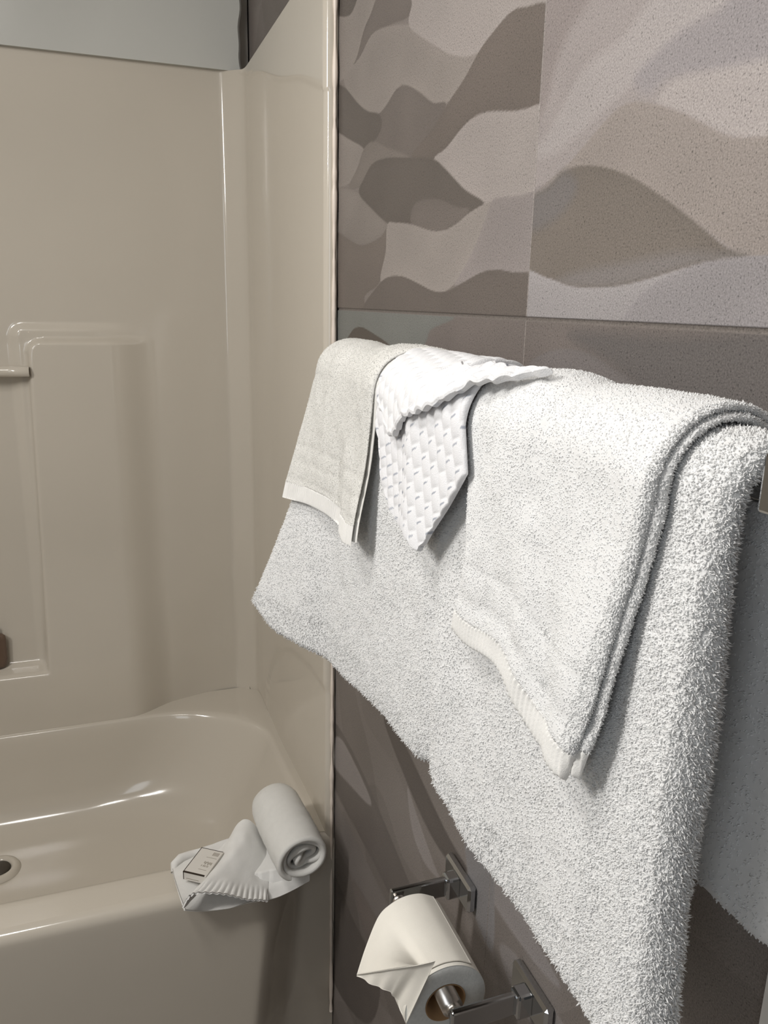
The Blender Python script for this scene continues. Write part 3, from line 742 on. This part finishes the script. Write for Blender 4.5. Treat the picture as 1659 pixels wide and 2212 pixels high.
# loose end sheet: wraps the crown of the roll and leaves it as a folded triangle
def loose(U, V, fold=0):
    # U 0 near .. 1 far, V 0..1 from the back of the crown outwards and down
    r = RO+.0012
    phi0, phi1 = math.radians(62), math.radians(196)
    wrap = .70
    y = y0+.004+(y1-y0-.004)*U
    a = phi0+(phi1-phi0)*np.clip(V/wrap, 0, 1)
    x = rc[0]+r*np.cos(a); z = rc[1]+r*np.sin(a)
    return x, y, z
def sheet_simple(fn, nu, nv, t, m, name, parent, lab=None):
    U, V = np.meshgrid(np.linspace(0, 1, nu), np.linspace(0, 1, nv), indexing='ij')
    P = fn(U, V); n = normals(P); A = P+n*t/2; B = P-n*t/2
    Vt = np.concatenate([A.reshape(-1, 3), B.reshape(-1, 3)]); N0 = nu*nv
    b = [i*nv for i in range(nu)]+[(nu-1)*nv+j for j in range(1, nv)]+[i*nv+nv-1 for i in range(nu-2, -1, -1)]+[j for j in range(nv-2, 0, -1)]
    b = np.array(b); b2 = np.roll(b, -1)
    F = [grid_faces(nu, nv), grid_faces(nu, nv, base=N0, flip=True), np.stack([b, b2, b2+N0, b+N0], -1)]
    o = mk(name, Vt, F, m, parent)
    if lab: tag(o, lab)
    return o
def catmull_net(net, U, V):
    net = np.asarray(net, float); a, b = net.shape[:2]
    def w(t, n):
        x = np.clip(t*(n-1), 0, n-1-1e-9); i = np.floor(x).astype(int); f = x-i
        idx = np.stack([np.clip(i-1, 0, n-1), i, np.clip(i+1, 0, n-1), np.clip(i+2, 0, n-1)], -1)
        ww = np.stack([-.5*f+f*f-.5*f**3, 1-2.5*f*f+1.5*f**3, .5*f+2*f*f-1.5*f**3, -.5*f*f+.5*f**3], -1)
        return idx, ww
    iu, wu = w(U, a); iv, wv = w(V, b)
    out = np.zeros(U.shape+(3,))
    for i in range(4):
        for j in range(4):
            out += (wu[..., i]*wv[..., j])[..., None]*net[iu[..., i], iv[..., j]]
    return out
def arcpt(deg, y, rr=.0014): a = math.radians(deg); return (rc[0]+(RO+rr)*math.cos(a), y, rc[1]+(RO+rr)*math.sin(a))
yN, yF = .572, .667
tri = []
for k, u in enumerate(np.linspace(0, 1, 5)):       # near .. far
    y = yN+(yF-yN)*u
    row = [arcpt(d, y) for d in (52, 72+3*u, 92+6*u, 108+12*u, 120+24*u)]
    e = [onx(936, 2077, -.1155), onx(900, 2085, -.125), onx(855, 2092, -.136), onx(808, 2100, -.146), onx(771, 2106, -.153)][k]
    b_ = np.array(arcpt(129+32*u, y, .002)); row.append(tuple(b_*.6+e*.4)); row.append(tuple(e))
    tri.append(row)
sheet_simple(lambda U, V: catmull_net(tri, U, V), 41, 61, .0006, M_PAPER, 'folded_end_sheet', roll)
# tucked-under half of the triangle, hanging behind its crease
und = []
for k, (px_, py_, x_) in enumerate([(877, 2212, -.124), (858, 2162, -.127), (838, 2141, -.136), (805, 2127, -.145), (772, 2108, -.1525)]):
    top = np.array(tri[k][6])+np.array([.0025, .001, -.0012]); bot = onx(px_, py_, x_)
    und.append([tuple(top), tuple(top*.5+bot*.5), tuple(bot)])
sheet_simple(lambda U, V: catmull_net(und, U, V)+np.stack([.0010*np.sin(U*30)*V, U*0, U*0], -1), 61, 21, .0005, M_PAPER, 'tucked_sheet', roll)

# ------------------------------------------------------------------ rolled towel and washcloth with a soap box on the tub rim
c0 = np.array([-.088, 1.128, .4845]); c1 = np.array([-.104, 1.300, .490])
ax = (c1-c0)/np.linalg.norm(c1-c0); Lr = np.linalg.norm(c1-c0)
e1 = np.cross(ax, [0, 0, 1]); e1 /= np.linalg.norm(e1); e2 = np.cross(e1, ax)
if e2[2] < 0: e2 = -e2
T_ = .0094; turns = 3.49
th_end = turns*2*np.pi
def Rl_fun(U, V):      # U along the axis, V 0 core .. 1 outer end
    th = .35*np.pi+V*th_end
    r = .0045+(.0430-.0045)*(V**.80)
    wob = (1-sstep(.45, .78, V))
    r = r*(1+wob*(.22*np.sin(2*th+.6)+.10*np.sin(3*th+2)))
    xx = r*np.cos(th)+wob*.003; zz = r*np.sin(th)*(1-.06*V)-wob*.002
    rec = (.010+.006*np.sin(th*1.3+.5))*(1-sstep(.55, .80, V))
    a = rec+U*(Lr-rec)
    bulge = 1+.05*np.sin(np.pi*U)-.10*sstep(.88, 1.0, U)
    P = c0+a[..., None]*ax+(xx*bulge)[..., None]*e1+(zz*bulge)[..., None]*e2
    return P
Vr, Fr, _ = sheet(Rl_fun, 0, 1, 0, 1, T_, step=.03, vstep=.0045, tu=.03,
                  disp=lambda U, V, C: .0009*vnoise(C[..., 1]*60, C[..., 2]*60, 41), sign=1)
TR = tufts(Vr, Fr, 30000, .0011, .0004, lean=(0, 0, -.1), seed=12)
V, F = join([(Vr, Fr), TR])
tag(mk('rolled_towel', V, F, M_TERRY_W), 'white towel rolled into a cylinder on the tub rim in the corner', 'towel')

cw = empty('washcloth', (-.23, 1.19, .434), 'off-white washcloth spread on the tub rim under the small box, ribbed hem lifted', 'washcloth')
def net(rows): return [[tuple(ony(a, b, y)) for a, b, y in r] for r in rows]
low_net = net([[(399,1966,1.128),(440,1969,1.136),(490,1963,1.137),(540,1950,1.142),(600,1938,1.150),(668,1905,1.165)],
               [(388,1935,1.155),(430,1932,1.160),(480,1925,1.162),(535,1915,1.166),(600,1905,1.172),(668,1880,1.180)],
               [(376,1895,1.205),(430,1885,1.208),(480,1880,1.21),(535,1870,1.212),(600,1860,1.215),(660,1850,1.22)],
               [(371,1866,1.245),(403,1848,1.262),(440,1832,1.274),(500,1812,1.280),(560,1805,1.280),(640,1800,1.275)]])
def lowf(U, V):
    P = catmull_net(low_net, U, V); P[..., 2] += .0012*vnoise(U*9, V*7, 3)
    P[..., 2] = np.where(P[..., 1] > 1.175, np.maximum(P[..., 2], .4365), P[..., 2]); return P
sheet_simple(lowf, 49, 81, .0035, M_CLOTH, 'lower_layer', cw)
up_net = net([[(394,1961,1.118),(418,1931,1.119),(478,1931,1.121),(535,1943,1.127),(577,1946,1.133)],
              [(418,1938,1.140),(448,1898,1.150),(495,1895,1.158),(540,1902,1.165),(578,1908,1.170)],
              [(450,1892,1.178),(475,1862,1.195),(508,1835,1.210),(545,1830,1.222),(580,1855,1.215)],
              [(470,1838,1.235),(495,1812,1.255),(518,1776,1.275),(540,1775,1.275),(575,1815,1.262)]])
def upf(U, V):
    P = catmull_net(up_net, U, V)
    rb = np.exp(-(U/.07)**2)
    P[..., 2] += .0011*np.sin(V*2*np.pi*17)*sstep(.30, .10, U)*sstep(.05, .2, V)+.0012*vnoise(U*8, V*8, 8)
    return P
sheet_simple(upf, 61, 171, .0032, M_CLOTH, 'hemmed_flap', cw)
P = np.array([ony(a, b, y) for a, b, y in [(374, 1885, 1.225), (377, 1868, 1.238), (390, 1855, 1.250), (410, 1848, 1.258), (440, 1838, 1.268)]])
V, F = tube(P, np.array([.004, .0075, .0085, .008, .006]), 14); mk('rolled_corner', V, F, M_CLOTH, cw)
# box: built square, its top face measured at the height of the cloth plus the box
zt = .468
a_, b_, c_, d_ = [onz(*p, zt) for p in ((435, 1828), (398, 1882), (442, 1894), (484, 1843))]
cen = (a_+b_+c_+d_)/4; vv = ((a_-b_)+(d_-c_))/2; Lv = np.linalg.norm(vv); vv /= Lv; uu_ = np.cross(vv, [0, 0, 1]); uu_ /= np.linalg.norm(uu_)
Lu = abs(((c_-b_)+(d_-a_)).dot(uu_)/2)
bx = empty('soap_box', tuple(cen-np.array([0, 0, .016])), 'small white soap carton with black edge lines lying on the washcloth', 'box')
def box_local(lo, hi, m, name, parent, bev=0, label=None):
    bm = bmesh.new(); vs = add_box(bm, lo, hi)
    for v in bm.verts: v.co = Vector(cen+v.co.x*uu_+v.co.y*vv+v.co.z*np.array([0, 0, 1.0]))
    o = bm_obj(name, bm, m, parent, bevel=bev)
    if label: tag(o, label)
    return o
hu, hv, hb = Lu/2, Lv/2, .016
cart = box_local((-hu, -hv, -hb), (hu, hv, 0), M_BOX, 'carton', bx, .0006)
k = .0004
for lo, hi in [((-hu, -hv, k), (-hu+.0012, hv, k)), ((-hu, hv-.0012, k), (hu*.97, hv, k)), ((-hu, -hv, k), (hu*.86, -hv+.0024, k))]:
    box_local((lo[0], lo[1], -k*.5), (hi[0], hi[1], k*.6), M_INK, 'edge_line', bx)
box_local((-hu-k*.5, -hv-k*.6, -hb+.001), (-hu+.0012, -hv+.0004, .0002), M_INK, 'edge_line', bx)
box_local((-hu, -hv-k*.6, -.0013), (hu*.86, -hv+.0004, k*.6), M_INK, 'edge_line', bx)
# tiny print: emblem, rule, two-line word, foot line (unreadable at this size)
pr = []
bm = bmesh.new()
def ink(x0, x1, y0_, y1_): add_box(bm, (x0, y0_, 0), (x1, y1_, k*.35))
for i in range(5): ink(hu*(.30+.11*i), hu*(.36+.11*i), hv*.56, hv*.82)
ink(-hu*.05, hu*.85, hv*.36, hv*.385)
for i, (a, b) in enumerate([(.08, .02), (.20, .10), (.32, .0), (.44, .12), (.56, .04), (.68, .08)]):
    ink(hu*(a-.0), hu*(a+.075), hv*(-.08-b), hv*(.06-b*.3))
for i, a in enumerate([.0, .16, .24, .33, .46, .55]): ink(hu*(a+.02), hu*(a+.07), -hv*.36, -hv*.24)
ink(hu*.0, hu*.7, -hv*.60, -hv*.575)
for v in bm.verts: v.co = Vector(cen+v.co.x*uu_+v.co.y*vv+v.co.z*np.array([0, 0, 1.0]))
bm_obj('small_print', bm, M_GREYINK, bx)
box_local((-hu*.75, -hv-k*.35, -.0125), (hu*.35, -hv+.0002, -.0115), M_GREYINK, 'small_print', bx)
